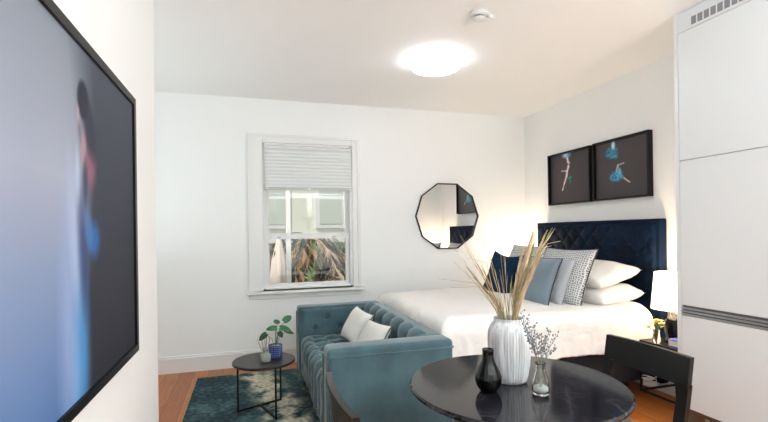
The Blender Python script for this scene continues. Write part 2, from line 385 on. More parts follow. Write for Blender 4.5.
# ---------------------------------------------------------------- kitchen cabinets on the right
CX = 2.80
def cabinet(y0, y1, label):
    t = thing('tall_cabinet', (CX, y0, 0), label, 'cabinet', 'tall white kitchen cabinets'); W = y1-y0; D = RX-CX-.004
    bm = NB(); box(bm, .02, D, 0, W, .19, CZ-.004); obj('body', bm, M['cab'], t)
    obj('fascia', B(.0, .02, 0, W, 2.715, CZ-.004), M['cab'], t)
    g = obj('vent_grille', B(-.003, 0, .02, W-.09, 2.728, 2.79), M['cab'], t)
    bm = NB(); k = 0; y = W-.102
    while y > .05:
        box(bm, -.005, -.0031, y-.032, y, 2.733, 2.785); y -= .043
    obj('vent_slot', bm, mat('vent_slot_grey', (140, 140, 146), .5), g)
    obj('door', B(0, .02, .0015, W-.0015, 1.856, 2.712, bev=.0015), M['cab'], t)
    obj('door', B(0, .02, .0015, W-.0015, .884, 1.852, bev=.0015), M['cab'], t)
    obj('door', B(0, .02, .0015, W-.0015, .195, .812, bev=.0015), M['cab'], t)
    hc = obj('handle_channel', B(.014, .02, 0, W, .812, .884), M['cabdark'], t)
    for z in (.816, .836, .856): obj('handle_strip', B(.0, .0139, 0, W, z, z+.011, bev=.002), M['alu'], hc)
    k_ = obj('kick_board', B(.05, .065, 0, W, 0, .19), M['kick'], t)
    bm = NB(); 
    for i in range(9): box(bm, .046, .05, W-.12-i*.045-.03, W-.12-i*.045, .08, .15)
    obj('kick_vent', bm, M['alu'], k_)
    return t
cabinet(1.74, 2.34, 'tall white cabinet nearest the bedside table, end of the run')
cabinet(1.136, 1.738, 'tall white cabinet at the right edge of the picture')
struct('trim_1', B(CX, RX, 2.341, 2.37, 0, CZ), M['cab'])

# ---------------------------------------------------------------- ceiling fixtures
t = thing('ceiling_light', (1.53, 3.5, CZ), 'round glowing flush light on the ceiling above the sofa', 'ceiling light')
bm = NB(); lathe(bm, [(.12, 0), (.12, -.012), (.208, -.012)], 48, cap1=True); obj('rim', bm, M['white'], t, True)
bm = NB(); lathe(bm, [(.21, -.012), (.215, -.05), (.20, -.072), (.16, -.082), (.1, -.088), (.02, -.09)], 48); obj('diffuser', bm, M['dome'], t, True)
copy_ = copy_tree(t); copy_.location = (1.2, .4, CZ); copy_['label'] = 'added unseen flush light on the ceiling over the kitchen end behind the viewer'  # second fixture added out of view to brighten the room
t = thing('smoke_detector', (1.49, 2.68, CZ), 'small white smoke detector on the ceiling near the glowing light', 'smoke detector')
bm = NB(); lathe(bm, [(.062, 0), (.064, -.012), (.055, -.02)], 32); obj('base', bm, M['smoke'], t, True)
bm = NB(); lathe(bm, [(.034, -.02), (.034, -.034)], 24); obj('sensor_vent', bm, M['smoked'], t)
bm = NB(); lathe(bm, [(.042, -.034), (.04, -.044), (.02, -.05)], 24); obj('cap', bm, M['smoke'], t, True)
bm = NB(); tube(bm, [(.05, -.01, -.012), (.085, -.02, -.022), (.095, -.022, -.03)], [.014, .014, .008], 10); obj('test_button', bm, M['smoke'], t, True)

def added_uplight(loc, label, power, lower=0):  # made-up lamps added out of view to lift ceiling and walls
    t = thing('fill_floor_lamp', loc, label, 'added fill lamp')
    bm = NB(); lathe(bm, [(.14, 0), (.14, .02), (.03, .03)], 32); obj('base', bm, M['metal'], t)
    bm = NB(); tube(bm, [(0, 0, .02), (0, 0, 1.72-lower)], .012, 12); obj('pole', bm, M['metal'], t)
    bm = NB(); lathe(bm, [(a, b-lower) for a, b in ((.02, 1.70), (.12, 1.74), (.19, 1.82), (.185, 1.825), (.11, 1.75), (.02, 1.72))], 32, cap1=True); obj('bowl', bm, M['white'], t, True)
    l = bpy.data.lights.new('fill_uplight', 'AREA'); l.shape = 'DISK'; l.size = .3; l.energy = power; l.color = (.87, .97, 1)
    o = bpy.data.objects.new('fill_uplight', l); COL.objects.link(o); o.parent = t; o.location = (0, 0, 1.83-lower); o.rotation_euler = (PI, 0, 0)
added_uplight((1.5, -1.5, 0), 'added unseen uplighting lamp behind the viewer by the added glazed doors', 68)
added_uplight((-1.15, 3.75, 0), 'added uplighting lamp hidden in the alcove behind the partition', 10, .85)
added_uplight((2.45, -.6, 0), 'added unseen uplighting lamp behind the viewer by the cabinets', 105)
# ---------------------------------------------------------------- painted pictures
def clampc(c): return tuple(max(0, min(255, x)) for x in c)
def mixc(a, b, t): t = max(0, min(1, t)); return tuple(a[i]+(b[i]-a[i])*t for i in range(3))
def picture_plane(name, nu, nv, pos, colf, m, parent, thick=None):
    bm = NB(); g = grid(bm, nu, nv, pos); 
    lay = bm.loops.layers.float_color.new('paint')
    idx = {}
    for i in range(nu+1):
        for j in range(nv+1): idx[g[i][j]] = (*L(clampc(colf(i/nu, j/nv))), 1)
    for fc in bm.faces:
        for lp in fc.loops: lp[lay] = idx[lp.vert]
    return obj(name, bm, m, parent, True)
def blob(y, z, cy, cz, ry, rz, soft=.6, ang=0):
    dy, dz = y-cy, z-cz; c, s = math.cos(ang), math.sin(ang); a = (dy*c+dz*s)/ry; b = (-dy*s+dz*c)/rz
    d = math.sqrt(a*a+b*b); return max(0, min(1, (1+soft/2-d)/soft))
def canvas_col(a, b):
    y = .60+a*(2.03-.60); z = .96+b*(1.93-.96); n = nz(y*5, z*3, 1)*.5
    tp = (z-.96)/.97
    left = mixc((88, 120, 172), (166, 172, 190), min(1, tp*1.7)) if tp < .6 else mixc((168, 174, 192), (140, 147, 158), (tp-.6)/.4)
    right = mixc((50, 51, 60), (86, 92, 104), tp)
    edge = 1.46+.03*math.sin(z*5) + (tp-.5)*.0
    sw = .10+.22*max(0, tp-.45)
    c = mixc(left, right, (y-edge+sw/2)/sw+.25*n)
    c = tuple(v*.95 for v in c)
    # flowing pale blue gown fading to a bright streak at the bottom
    c = mixc(c, (78, 138, 192), .95*blob(y, z, 1.43, 1.07, .055, .20, 1.2))
    c = mixc(c, (112, 160, 206), .6*blob(y, z, 1.39, 1.04, .03, .12, 1.3))
    c = mixc(c, (150, 170, 212), .6*blob(y, z, 1.34, 1.14, .05, .28, 1.4))
    c = mixc(c, (176, 190, 220), .55*blob(y, z, 1.385, 1.40, .035, .17, 1.2, .12))
    c = mixc(c, (58, 72, 112), .75*blob(y, z, 1.455, 1.35, .035, .16, 1.1, .1))
    c = mixc(c, (176, 198, 220), .6*blob(y, z, 1.415, 1.57, .018, .07, 1, .0))
    c = mixc(c, (60, 108, 176), .85*blob(y, z, 1.545, 1.39, .05, .05, .9, .5))
    c = mixc(c, (84, 126, 184), .6*blob(y, z, 1.50, 1.42, .03, .06, .8, .3))
    c = mixc(c, (146, 98, 114), .9*blob(y, z, 1.52, 1.60, .045, .05, 1.1))
    c = mixc(c, (176, 142, 150), .9*blob(y, z, 1.465, 1.655, .018, .06, .8, -.2))
    c = mixc(c, (66, 74, 98), .8*blob(y, z, 1.475, 1.55, .02, .06, .9))
    c = mixc(c, (52, 54, 68), .95*blob(y, z, 1.465, 1.785, .045, .055, .28))
    c = mixc(c, (60, 62, 76), .85*blob(y, z, 1.515, 1.72, .045, .09, .7, .35))
    c = mixc(c, (176, 160, 166), .85*blob(y, z, 1.425, 1.735, .011, .028, .6, .2))
    c = mixc(c, (120, 104, 118), .7*blob(y, z, 1.435, 1.69, .008, .03, .8, .2))
    return tuple(x*(1+.03*n) for x in c)
t = thing('large_framed_canvas', (PX, .60, .96), 'large blurry blue canvas of a veiled figure in a black frame on the left wall', 'painting')
picture_plane('canvas', 150, 130, lambda a, b: (.036, a*1.43, b*.97), canvas_col, M['paint'], t)
bm = NB(); e = .028
for q in ((.0, .045, -e, 0, -e, .97+e), (.0, .045, 1.43, 1.43+e, -e, .97+e), (0, .045, 0, 1.43, -e, 0), (0, .045, 0, 1.43, .97, .97+e), (0, .02, 0, 1.43, 0, .97)): box(bm, *q)
obj('frame', bm, M['black'], t)

def seg(y, z, a, b, w):
    ax, ay = a; bx, by = b; dx, dy = bx-ax, by-ay; t = max(0, min(1, ((y-ax)*dx+(z-ay)*dy)/(dx*dx+dy*dy)))
    d = math.hypot(y-ax-dx*t, z-ay-dy*t); return max(0, min(1, (w-d)/(w*.6)))
BGC = (70, 64, 68)
def dancer_a(a, b):        # a across (left to right in the room), b up
    c = BGC; n = nz(a*20, b*20, 2); m_ = nz(a*45, b*45, 5)
    c = mixc(c, (214, 226, 255), blob(a, b, .42, .965, .09, .045, 1.2))
    c = mixc(c, (60, 150, 190), blob(a, b, .50, .95, .06, .04, .8)*(.7+n))
    for p, q, w_, col in (((.45, .90), (.47, .82), .028, (215, 205, 222)), ((.50, .80), (.47, .74), .022, (180, 175, 190)), ((.48, .72), (.44, .63), .028, (222, 208, 206)), ((.44, .64), (.30, .66), .012, (200, 195, 200)),
                          ((.44, .63), (.43, .54), .026, (220, 212, 214)), ((.43, .54), (.37, .40), .022, (214, 208, 208)), ((.37, .40), (.32, .26), .015, (205, 200, 200)), ((.52, .51), (.52, .40), .025, (44, 120, 104)), ((.47, .49), (.55, .50), .02, (50, 130, 112))):
        c = mixc(c, tuple(x*(1+.35*m_) for x in col), seg(a, b, p, q, w_*1.25))
    return c
def dancer_b(a, b):
    c = BGC; n = nz(a*24, b*24, 8); m_ = nz(a*50, b*50, 9)
    c = mixc(c, (50, 140, 176), blob(a, b, .33, .80, .12, .10, .5)*(.8+1.1*n))
    c = mixc(c, (200, 226, 250), blob(a, b, .36, .93, .035, .07, .9))
    c = mixc(c, (60, 160, 165), blob(a, b, .39, .71, .05, .04, .6)*(.7+n))
    c = mixc(c, (52, 150, 196), blob(a, b, .42, .37, .13, .09, .5)*(.75+1.3*n))
    c = mixc(c, (90, 180, 215), blob(a, b, .47, .42, .05, .09, .6)*(.7+n))
    for p, q, w_, col in (((.44, .56), (.56, .58), .012, (200, 180, 175)), ((.45, .56), (.42, .47), .02, (190, 170, 170)), ((.55, .33), (.66, .24), .013, (214, 190, 180))):
        c = mixc(c, tuple(x*(1+.3*m_) for x in col), seg(a, b, p, q, w_*1.2))
    return c
def framed(y_hi, y_lo, z0, z1, colf, label, ext):
    t = thing('framed_print', (RX, (y_hi+y_lo)/2, z0), label, 'picture', 'black framed prints over the bed'); h = (y_hi-y_lo)/2; H = z1-z0; fw = .018
    picture_plane('print', 110, 90, lambda a, b: (-.024, h-fw-a*(2*h-2*fw), fw+b*(H-2*fw)), colf, M['gprint'], t)
    bm = NB()
    for q in ((-.052, -.002, h-fw, h, 0, H), (-.052, -.002, -h, -h+fw, 0, H), (-.052, -.002, -h+fw, h-fw, 0, fw), (-.052, -.002, -h+fw, h-fw, H-fw, H), (-.02, -.002, -h+fw, h-fw, fw, H-fw)): box(bm, *q)
    obj('frame', bm, M['black'], t)
framed(4.47, 3.80, 1.685, 2.262, dancer_a, 'left black framed print of a pale underwater dancer above the headboard', 0)
framed(3.76, 3.09, 1.685, 2.266, dancer_b, 'right black framed print of blue swirling fabric above the headboard', 0)

# ---------------------------------------------------------------- decagonal mirror
t = thing('decagonal_mirror', (2.305, WY-.002, 1.585), 'ten-sided mirror with thin black frame on the window wall', 'mirror')
R0, R1 = .415, .402
def ngon(rr, y, k0=0): return [(rr*math.cos(2*PI*(k+.5)/10+PI/10*0+PI/2), y, rr*math.sin(2*PI*(k+.5)/10+PI/2)) for k in range(10)]
bm = NB(); A, Bq, C, D = [[bm.verts.new(p) for p in ngon(rr, y)] for rr, y in ((R0, 0), (R0, -.025), (R1, -.025), (R1, -.008))]
for X_, Y_ in ((A, Bq), (Bq, C), (C, D)):
    for k in range(10): bm.faces.new((X_[k], X_[(k+1) % 10], Y_[(k+1) % 10], Y_[k]))
bm.faces.new(A); obj('frame', bm, M['black'], t)
bm = NB(); bm.faces.new([bm.verts.new(p) for p in ngon(R1, -.010)]); obj('mirror_glass', bm, M['mirror'], t)

# ---------------------------------------------------------------- rug
def rugcol(a, b):
    x = -.49+a*2.0; y = 2.9+b*1.8; n = nz(x*3, y*3, 3); n2 = nz(x*9, y*7, 4); n3 = nz(x*30, y*30, 6)
    c = mixc((34, 58, 66), (74, 104, 108), .35+1.1*n+.7*n3+.5*n2)
    band = abs(x-.07-(4.6-y)*.17-.14*nz(y*2.2, 2, 1))/.20
    c = mixc(c, (150, 152, 132), max(0, 1.3-band)*(.8+n2*1.6)); c = mixc(c, (205, 199, 176), max(0, 1.0-band)*(.9+n2*2.4+n3))
    if x > .38: c = mixc(c, (112, 114, 100), min(1, (x-.38)*5)*(.6+n2+.4*n3))
    return tuple(v*(1+.25*n3) for v in c)
rug = thing('area_rug', (-.49, 2.9, 0), 'teal and cream abstract patterned rug under the sofa and side table', 'rug')
picture_plane('pile', 200, 180, lambda a, b: (a*2.0, b*1.8, .013+.002*nz(a*90, b*90)), rugcol, mat('rug_pile', (90, 100, 100), .95, vcol=True, bump=.4, bscale=120), rug)
obj('backing', B(0, 2.0, 0, 1.8, .001, .012), mat('rug_backing', (50, 66, 70), .95), rug)

# ---------------------------------------------------------------- tufting helper
def diamond(a, b, p=.45):
    return (abs(math.sin(PI*(a+b)/2))*abs(math.sin(PI*(a-b)/2)))**p
# ---------------------------------------------------------------- sofa
SX0, SX1, SY0, SY1, SH = .43, 1.235, 2.60, 4.37, .72
AT = .17
sofa = thing('chesterfield_sofa', (SX0, SY0, 0), 'teal velvet tufted sofa beside the bed foot', 'sofa')
W_, Lh = SX1-SX0, SY1-SY0
def panel_box(bm, x0, x1, y0, y1, z0, z1, bev=.03): box(bm, x0, x1, y0, y1, z0, z1, bev=bev, seg=4)
def softbox(name, x0, x1, y0, y1, z0, z1, bev, parent=sofa, m=None):
    return obj(name, B(x0, x1, y0, y1, z0, z1, bev=bev, seg=5), m or M['velvet'], parent, True)
softbox('arm', 0, W_, 0, AT, .11, SH, .028)
softbox('arm', 0, W_, Lh-AT, Lh, .11, SH, .028)
bk = softbox('back', W_-AT, W_, AT-.02, Lh-AT+.02, .11, SH, .028)
# piping on the outside of the near arm and along front edges
bm = NB(); zt = SH-.052
tube(bm, [(.012, -.002, .12), (.012, -.002, zt), (W_-.012, -.002, zt), (W_+.002, .012, zt), (W_+.002, Lh-.012, zt)], .0055, 8)
tube(bm, [(-.002, .025, .12), (-.002, .025, zt), (-.002, AT-.02, zt), (-.002, AT-.02, .12)], .005, 8)
tube(bm, [(-.002, Lh-AT+.02, .47), (-.002, Lh-AT+.02, zt), (-.002, Lh-.025, zt), (-.002, Lh-.025, .12)], .005, 8)
obj('piping', bm, M['velvet'], sofa, True)
# tufted seat, flowing over the front edge in pleats
y0, y1 = AT+.002, Lh-AT-.002; depth = W_-AT-.03
zs = .455; rr = .07; zb = .12
flat = depth-rr; arc = rr*PI/2; drop = zs-rr-zb; tot = flat+arc+drop
NP = 9                                  # pleat count along the length
def seatf(a, b):
    s = a*tot; yy = y0+b*(y1-y0)
    bb = b*NP*1.0
    if s < flat: x, z, nx, nzv = W_-AT-.01-s, zs, 0, 1
    elif s < flat+arc:
        th = (s-flat)/rr; x = W_-AT-.01-flat-rr*math.sin(th); z = zs-rr+rr*math.cos(th); nx, nzv = -math.sin(th), math.cos(th)
    else: x = .0+.01; x = W_-AT-.01-flat-rr; z = zs-rr-(s-flat-arc); nx, nzv = -1, 0
    rowp = s/.155
    wdi = 1-max(0, min(1, (s-flat+.05)/.08))
    dm = diamond(rowp, bb*2*.5*2, .4); pl = abs(math.sin(PI*bb))**.5
    h = .045*(dm*wdi+pl*(1-wdi))-.040+.012*nz(yy*9, s*9, 4)+.006*nz(yy*25, s*14, 6)
    edge = min(1, b*NP*2, (1-b)*NP*2); h = h*edge
    return Vector((x+nx*h, yy, z+nzv*h))
bm = NB(); slab(bm, 110, 150, seatf, lambda a, b: Vector((max(.08, W_-AT-.02-a*tot), y0+b*(y1-y0), .12)) if a < .999 else Vector((.08, y0+b*(y1-y0), .12)))
seat = obj('seat', bm, M['velvet'], sofa, True)
# tufted inner faces of the back and of both arms
def tuft_panel(name, O, U, V, N, lu, lv, nu_, nv_, amp, roll=0, p=.42, dent=False, m=None, parent=sofa, res=.010, button=None, br=.008):
    O, U, V, N = Vector(O), Vector(U), Vector(V), Vector(N)
    def fr(a, b):
        e = min(1, a*lu/.035, (1-a)*lu/.035, b*lv/.03, (1-b)*lv/.03); e = math.sin(e*PI/2) if e < 1 else 1
        if dent:
            h = amp*.8
            for i in range(1, int(nu_*2)):
                for j in range(1, int(nv_*2)):
                    if (i+j) % 2 == 0:
                        dx = (a-i/(nu_*2))*lu; dz = (b-j/(nv_*2))*lv
                        h -= amp*.9*math.exp(-(dx*dx+dz*dz)/.022**2)+amp*.28*math.exp(-(dx*dx)/.007**2-(dz/.06)**2)*(1 if dz < 0 else .3)
            h = max(.001, h)*e
            return O+U*a*lu+V*b*lv+N*(h+.002)
        h = amp*(.35+.65*diamond(a*nu_*2, b*nv_*2, p))*e
        return O+U*a*lu+V*b*lv+N*(h+.002)
    bm = NB(); slab(bm, max(8, int(lu/res)), max(8, int(lv/res)), fr, lambda a, b: O+U*a*lu+V*b*lv-N*.004)
    o = obj(name, bm, m or M['velvet'], parent, True)
    bm = NB(); ball(bm, Vector((0, 0, 0)), br, 8, 5, [1-.5*abs(x) for x in N]); proto = None
    for i in range(1, int(nu_*2)):
        for j in range(1, int(nv_*2)):
            if (i+j) % 2 == 0:
                c_ = O+U*(i/(nu_*2))*lu+V*(j/(nv_*2))*lv+N*((amp*.05 if dent else amp*.35)+.004)
                if proto is None: proto = obj('button', bm, button or M['tbutton'], o, True); q = proto
                else: q = proto.copy(); COL.objects.link(q)
                q.location = c_
    if proto is None: bm.free()
    return o
bz0, bz1, brad, bpl = .43, SH-.055, .05, 7
btot = (bz1-bz0)+brad*PI/2+.03
def backf(a, b):
    s_ = b*btot; yy = AT+.004+a*(Lh-2*AT-.008)
    if s_ < bz1-bz0: x, z, nx, nv_ = W_-AT, bz0+s_, -1, 0
    elif s_ < bz1-bz0+brad*PI/2:
        th = (s_-bz1+bz0)/brad; x = W_-AT+brad-brad*math.cos(th); z = bz1+brad*math.sin(th); nx, nv_ = -math.cos(th), math.sin(th)
    else: x = W_-AT+brad+(s_-(bz1-bz0)-brad*PI/2); z = bz1+brad; nx, nv_ = 0, 1
    k = max(0, min(1, (s_-.17)/.05)); pl = abs(math.sin(PI*a*bpl))**.55; dm = diamond(2*s_/.19+1, a*bpl*2+1, .45)
    end = min(1, (1-b)/.14, a*30, (1-a)*30)
    h = (.044*(dm*(1-k)+pl*k)-.006)*math.sin(end*PI/2)
    return Vector((x+nx*h, yy, z+nv_*h))
bm = NB(); slab(bm, 170, 60, backf, lambda a, b: Vector((W_-AT+.03+b*.03, AT+.004+a*(Lh-2*AT-.008), bz0+b*(bz1-bz0))))
bt = obj('back_tufting', bm, M['velvet'], sofa, True)
bm = NB(); ball(bm, Vector((0, 0, 0)), .009, 8, 5, (.6, 1, 1)); pb = None
for i in range(1, 14):
    for s_, odd in ((.095, 0), (.19, 1)):
        if i % 2 == odd:
            if pb is None: pb = obj('button', bm, M['tbutton'], bt, True); q = pb
            else: q = pb.copy(); COL.objects.link(q)
            q.location = (W_-AT-.004, AT+.004+i/14*(Lh-2*AT-.008), bz0+s_)
tuft_panel('arm_tufting', (.02, Lh-AT+.004, .43), (1, 0, 0), (0, 0, 1), (0, -1, 0), W_-AT-.03, .27, 2.5, 1.5, .024, dent=True, br=.011)
tuft_panel('arm_tufting', (.02, AT-.004, .43), (1, 0, 0), (0, 0, 1), (0, 1, 0), W_-AT-.03, .27, 2.5, 1.5, .024, dent=True, br=.011)
obj('seat_rail', B(.03, W_-.02, .03, Lh-.03, .085, .13), M['metal'], sofa)
for x in (.06, W_-.06):
    for y in (.06, Lh-.06):
        bm = NB(); lathe(bm, [(.016, .014 if y > .3 else .001), (.024, .10)], 16, x, y); obj('leg', bm, M['metal'], sofa)

# ---------------------------------------------------------------- pillows
def pillow_mesh(bm, w_, h_, t_, pinch=.07, seed=0, wr=.004, n=26, p=.5):
    def surf(sg):
        def fn(a, b):
            U_, V_ = a*2-1, b*2-1
            x = U_*w_/2*(1-pinch*(1-V_*V_)); y = V_*h_/2*(1-pinch*(1-U_*U_))
            k = max(0, (1-U_**4)*(1-V_**4))*max(0, (1-.35*U_*U_)*(1-.35*V_*V_))
            z = sg*t_/2*(k**p)
            z += wr*2.5*nz(x*7+seed, y*7, seed+sg)*min(1, k*3)
            return Vector((x, y, z))
        return fn
    slab(bm, n, n, surf(1), surf(-1)); bmesh.ops.remove_doubles(bm, verts=bm.verts, dist=1e-5)
def place(o, c, normal, up, roll=0):
    N = Vector(normal).normalized(); Uv = Vector(up); Uv = (Uv-N*Uv.dot(N)).normalized(); R_ = Uv.cross(N)
    if roll: Uv, R_ = Uv*math.cos(roll)+R_*math.sin(roll), R_*math.cos(roll)-Uv*math.sin(roll)
    o.matrix_world = Matrix(((R_.x, Uv.x, N.x, c[0]), (R_.y, Uv.y, N.y, c[1]), (R_.z, Uv.z, N.z, c[2]), (0, 0, 0, 1)))
def cushion(name, w_, h_, t_, m, label, cat, c, n, up, roll=0, pipe=None, group=None, pinch=.07, seed=1, wr=.004, p=.5):
    t = thing(name, (0, 0, 0), label, cat, group)
    bm = NB(); pillow_mesh(bm, w_, h_, t_, pinch, seed, wr, p=p); obj('cover', bm, m, t, True)
    if pipe:
        bm = NB(); pts = []
        for k in range(4):
            for i in range(14):
                s = i/14*2-1
                U_, V_ = ((s, -1), (1, s), (-s, 1), (-1, -s))[k]
                pts.append((U_*w_/2*(1-pinch*(1-V_*V_)), V_*h_/2*(1-pinch*(1-U_*U_)), 0))
        pts.append(pts[0]); tube(bm, pts, .005, 6, cap=False); obj('piping', bm, pipe, t, True)
    place(t, c, n, up, roll); return t

# ---------------------------------------------------------------- bed
HX = 3.285
bed = thing('upholstered_bed', (0, 0, 0), 'double bed with tall navy tufted headboard and charcoal base', 'bed')
hb = obj('headboard', B(HX, RX-.03, 2.935, 4.60, .10, 1.485, bev=.012, seg=3), M['navy'], bed, True)
tuft_panel('headboard_tufting', (HX, 4.57, .42), (0, -1, 0), (0, 0, 1), (-1, 0, 0), 1.60, 1.03, 9, 5.5, .026, m=M['navy'], parent=hb, res=.011, button=M['button'], br=.009)
obj('base', B(1.46, HX-.01, 2.99, 4.52, .13, .42, bev=.02, seg=3), M['base'], bed, True)
obj('mattress', B(1.44, HX-.012, 2.97, 4.54, .42, .66, bev=.05, seg=4), M['sheet'], bed, True)
for x in (1.6, 3.1):
    for y in (3.15, 4.4): obj('leg', B(x-.03, x+.03, y-.03, y+.03, 0, .13), M['base'], bed)
# duvet
DX0, DX1, DY0, DY1 = 1.285, 3.17, 2.90, 4.62
def fold(s, lo, hi, R_):
    """arc-length coordinate -> (position, drop)"""
    if s < lo+R_:
        e = lo+R_-s
        if e < R_*PI/2: return lo+R_-R_*math.sin(e/R_), R_-R_*math.cos(e/R_)
        return lo, R_+e-R_*PI/2
    if s > hi-R_:
        e = s-hi+R_
        if e < R_*PI/2: return hi-R_+R_*math.sin(e/R_), R_-R_*math.cos(e/R_)
        return hi, R_+e-R_*PI/2
    return s, 0
def duvet(a, b):
    R_ = .13; ext = .29
    s = DX0-ext+a*(DX1+.16-DX0+ext); t_ = DY0-ext+b*(DY1-DY0+2*ext)
    x, d1 = fold(s, DX0, DX1, R_ if s < 2.5 else .11); y, d2 = fold(t_, DY0, DY1, R_)
    d = math.sqrt(d1*d1+d2*d2)
    hang = min(1, d/.15)
    top = .775+.022*nz(s*2.1, t_*2.1, 3)+.010*nz(s*6, t_*5, 9)+.004*nz(s*18, t_*15, 2)
    w1 = nz(s*9, t_*2 if d2 > d1 else t_*9, 5)*.024+nz(s*22, t_*20, 1)*.008
    if d2 > .02 and t_ < 3.5: y -= w1*hang-.012*hang*math.sin(s*11)
    if d1 > .02 and s < 2: x += w1*hang
    lim = .33+.03*nz(s*4, t_*4, 7)
    z = top-d*(1+.06*nz(s*4, t_*4, 7))
    return Vector((x, y, z))
dv = thing('duvet', (0, 0, 0), 'rumpled white duvet spread over the bed', 'duvet')
bm = NB(); slab(bm, 150, 150, duvet, lambda a, b: duvet(a*.99+.005, b*.99+.005)*1.0+Vector((0, 0, -.022)))
obj('cover', bm, M['linen'], dv, True)
# sleeping pillows
cushion('pillow', .46, .64, .19, M['sheet'], 'lower white pillow of the near stack against the headboard', 'pillow', (2.99, 3.33, .835), (-.12, -.02, 1), (0, 1, 0), 0, group='white pillows on the near side of the bed', pinch=.06, seed=3, wr=.007, p=.45)
cushion('pillow', .46, .62, .19, M['sheet'], 'upper white pillow of the near stack against the headboard', 'pillow', (3.00, 3.36, 1.0), (-.26, -.03, 1), (0, 1, 0), 0, group='white pillows on the near side of the bed', pinch=.06, seed=8, wr=.007, p=.45)
cushion('pillow', .46, .70, .18, M['sheet'], 'lower white pillow on the far side of the bed, behind cushions', 'pillow', (2.99, 4.14, .835), (-.12, 0, 1), (0, 1, 0), 0, group='white pillows on the far side of the bed', seed=5, wr=.006)
cushion('pillow', .46, .70, .18, M['sheet'], 'upper white pillow on the far side of the bed, behind cushions', 'pillow', (3.01, 4.14, .995), (-.26, 0, 1), (0, 1, 0), 0, group='white pillows on the far side of the bed', seed=6, wr=.006)
def pattern_mat(name, scale):
    m = mat(name, (205, 206, 206), .9); nt = m.node_tree; b = nt.nodes['Principled BSDF']
    tc = nt.nodes.new('ShaderNodeTexCoord'); v = nt.nodes.new('ShaderNodeTexVoronoi'); v.voronoi_dimensions = '2D'; v.feature = 'DISTANCE_TO_EDGE'; v.inputs['Scale'].default_value = scale; v.inputs['Randomness'].default_value = .55
    nt.links.new(tc.outputs['Object'], v.inputs['Vector']); rp = nt.nodes.new('ShaderNodeValToRGB'); nt.links.new(v.outputs['Distance'], rp.inputs[0])
    rp.color_ramp.elements[0].position = .12; rp.color_ramp.elements[0].color = (*L((222, 220, 216)), 1); rp.color_ramp.elements[1].position = .2; rp.color_ramp.elements[1].color = (*L((120, 130, 142)), 1)
    nt.links.new(rp.outputs[0], b.inputs['Base Color']); return m
M['pattern'] = pattern_mat('geometric_woven_pattern', 52)
cushion('patterned_cushion', .60, .54, .17, M['pattern'], 'large grey and white patterned cushion in front of the near pillows', 'cushion', (2.70, 3.42, .985), (-1, -.12, .45), (0, 0, 1), 0, M['pipe'], 'large patterned cushions', seed=11)
cushion('patterned_cushion', .62, .54, .17, M['pattern'], 'large grey and white patterned cushion behind the navy cushion', 'cushion', (2.78, 4.16, .99), (-1, 0, .42), (0, 0, 1), 0, M['pipe'], 'large patterned cushions', seed=12)
cushion('satin_cushion', .48, .45, .15, M['bluegrey'], 'blue-grey satin cushion with dark piping leaning on the patterned one', 'cushion', (2.45, 3.46, .95), (-1, -.10, .38), (0, 0, 1), .03, M['pipe'], seed=13, wr=.008)
cushion('grey_cushion', .46, .44, .13, M['greyc'], 'pale grey cushion tucked behind the blue-grey satin cushion', 'cushion', (2.585, 3.44, .945), (-1, -.05, .40), (0, 0, 1), .0, None, seed=14)
cushion('navy_cushion', .54, .50, .15, M['navyc'], 'navy blue velvet cushion with pointed corners behind the dried grass', 'cushion', (2.52, 4.14, .94), (-1, -.05, .36), (0, 0, 1), .06, None, seed=15, pinch=.18)
# two cushions on the sofa
M['weave'] = M['cream']
cushion('white_sofa_cushion', .42, .30, .13, M['cream'], 'white square cushion with grey edge leaning in the sofa, nearer the window', 'cushion', (.87, 3.74, .605), (-1, -.12, .6), (0, 0, 1), .05, M['gold'], 'white sofa cushions', seed=21, pinch=.08)
cushion('white_sofa_cushion', .40, .28, .13, M['cream'], 'white square cushion half hidden behind the near sofa arm', 'cushion', (.89, 3.31, .585), (-1, -.12, .6), (0, 0, 1), -.05, M['gold'], 'white sofa cushions', seed=22, pinch=.08)

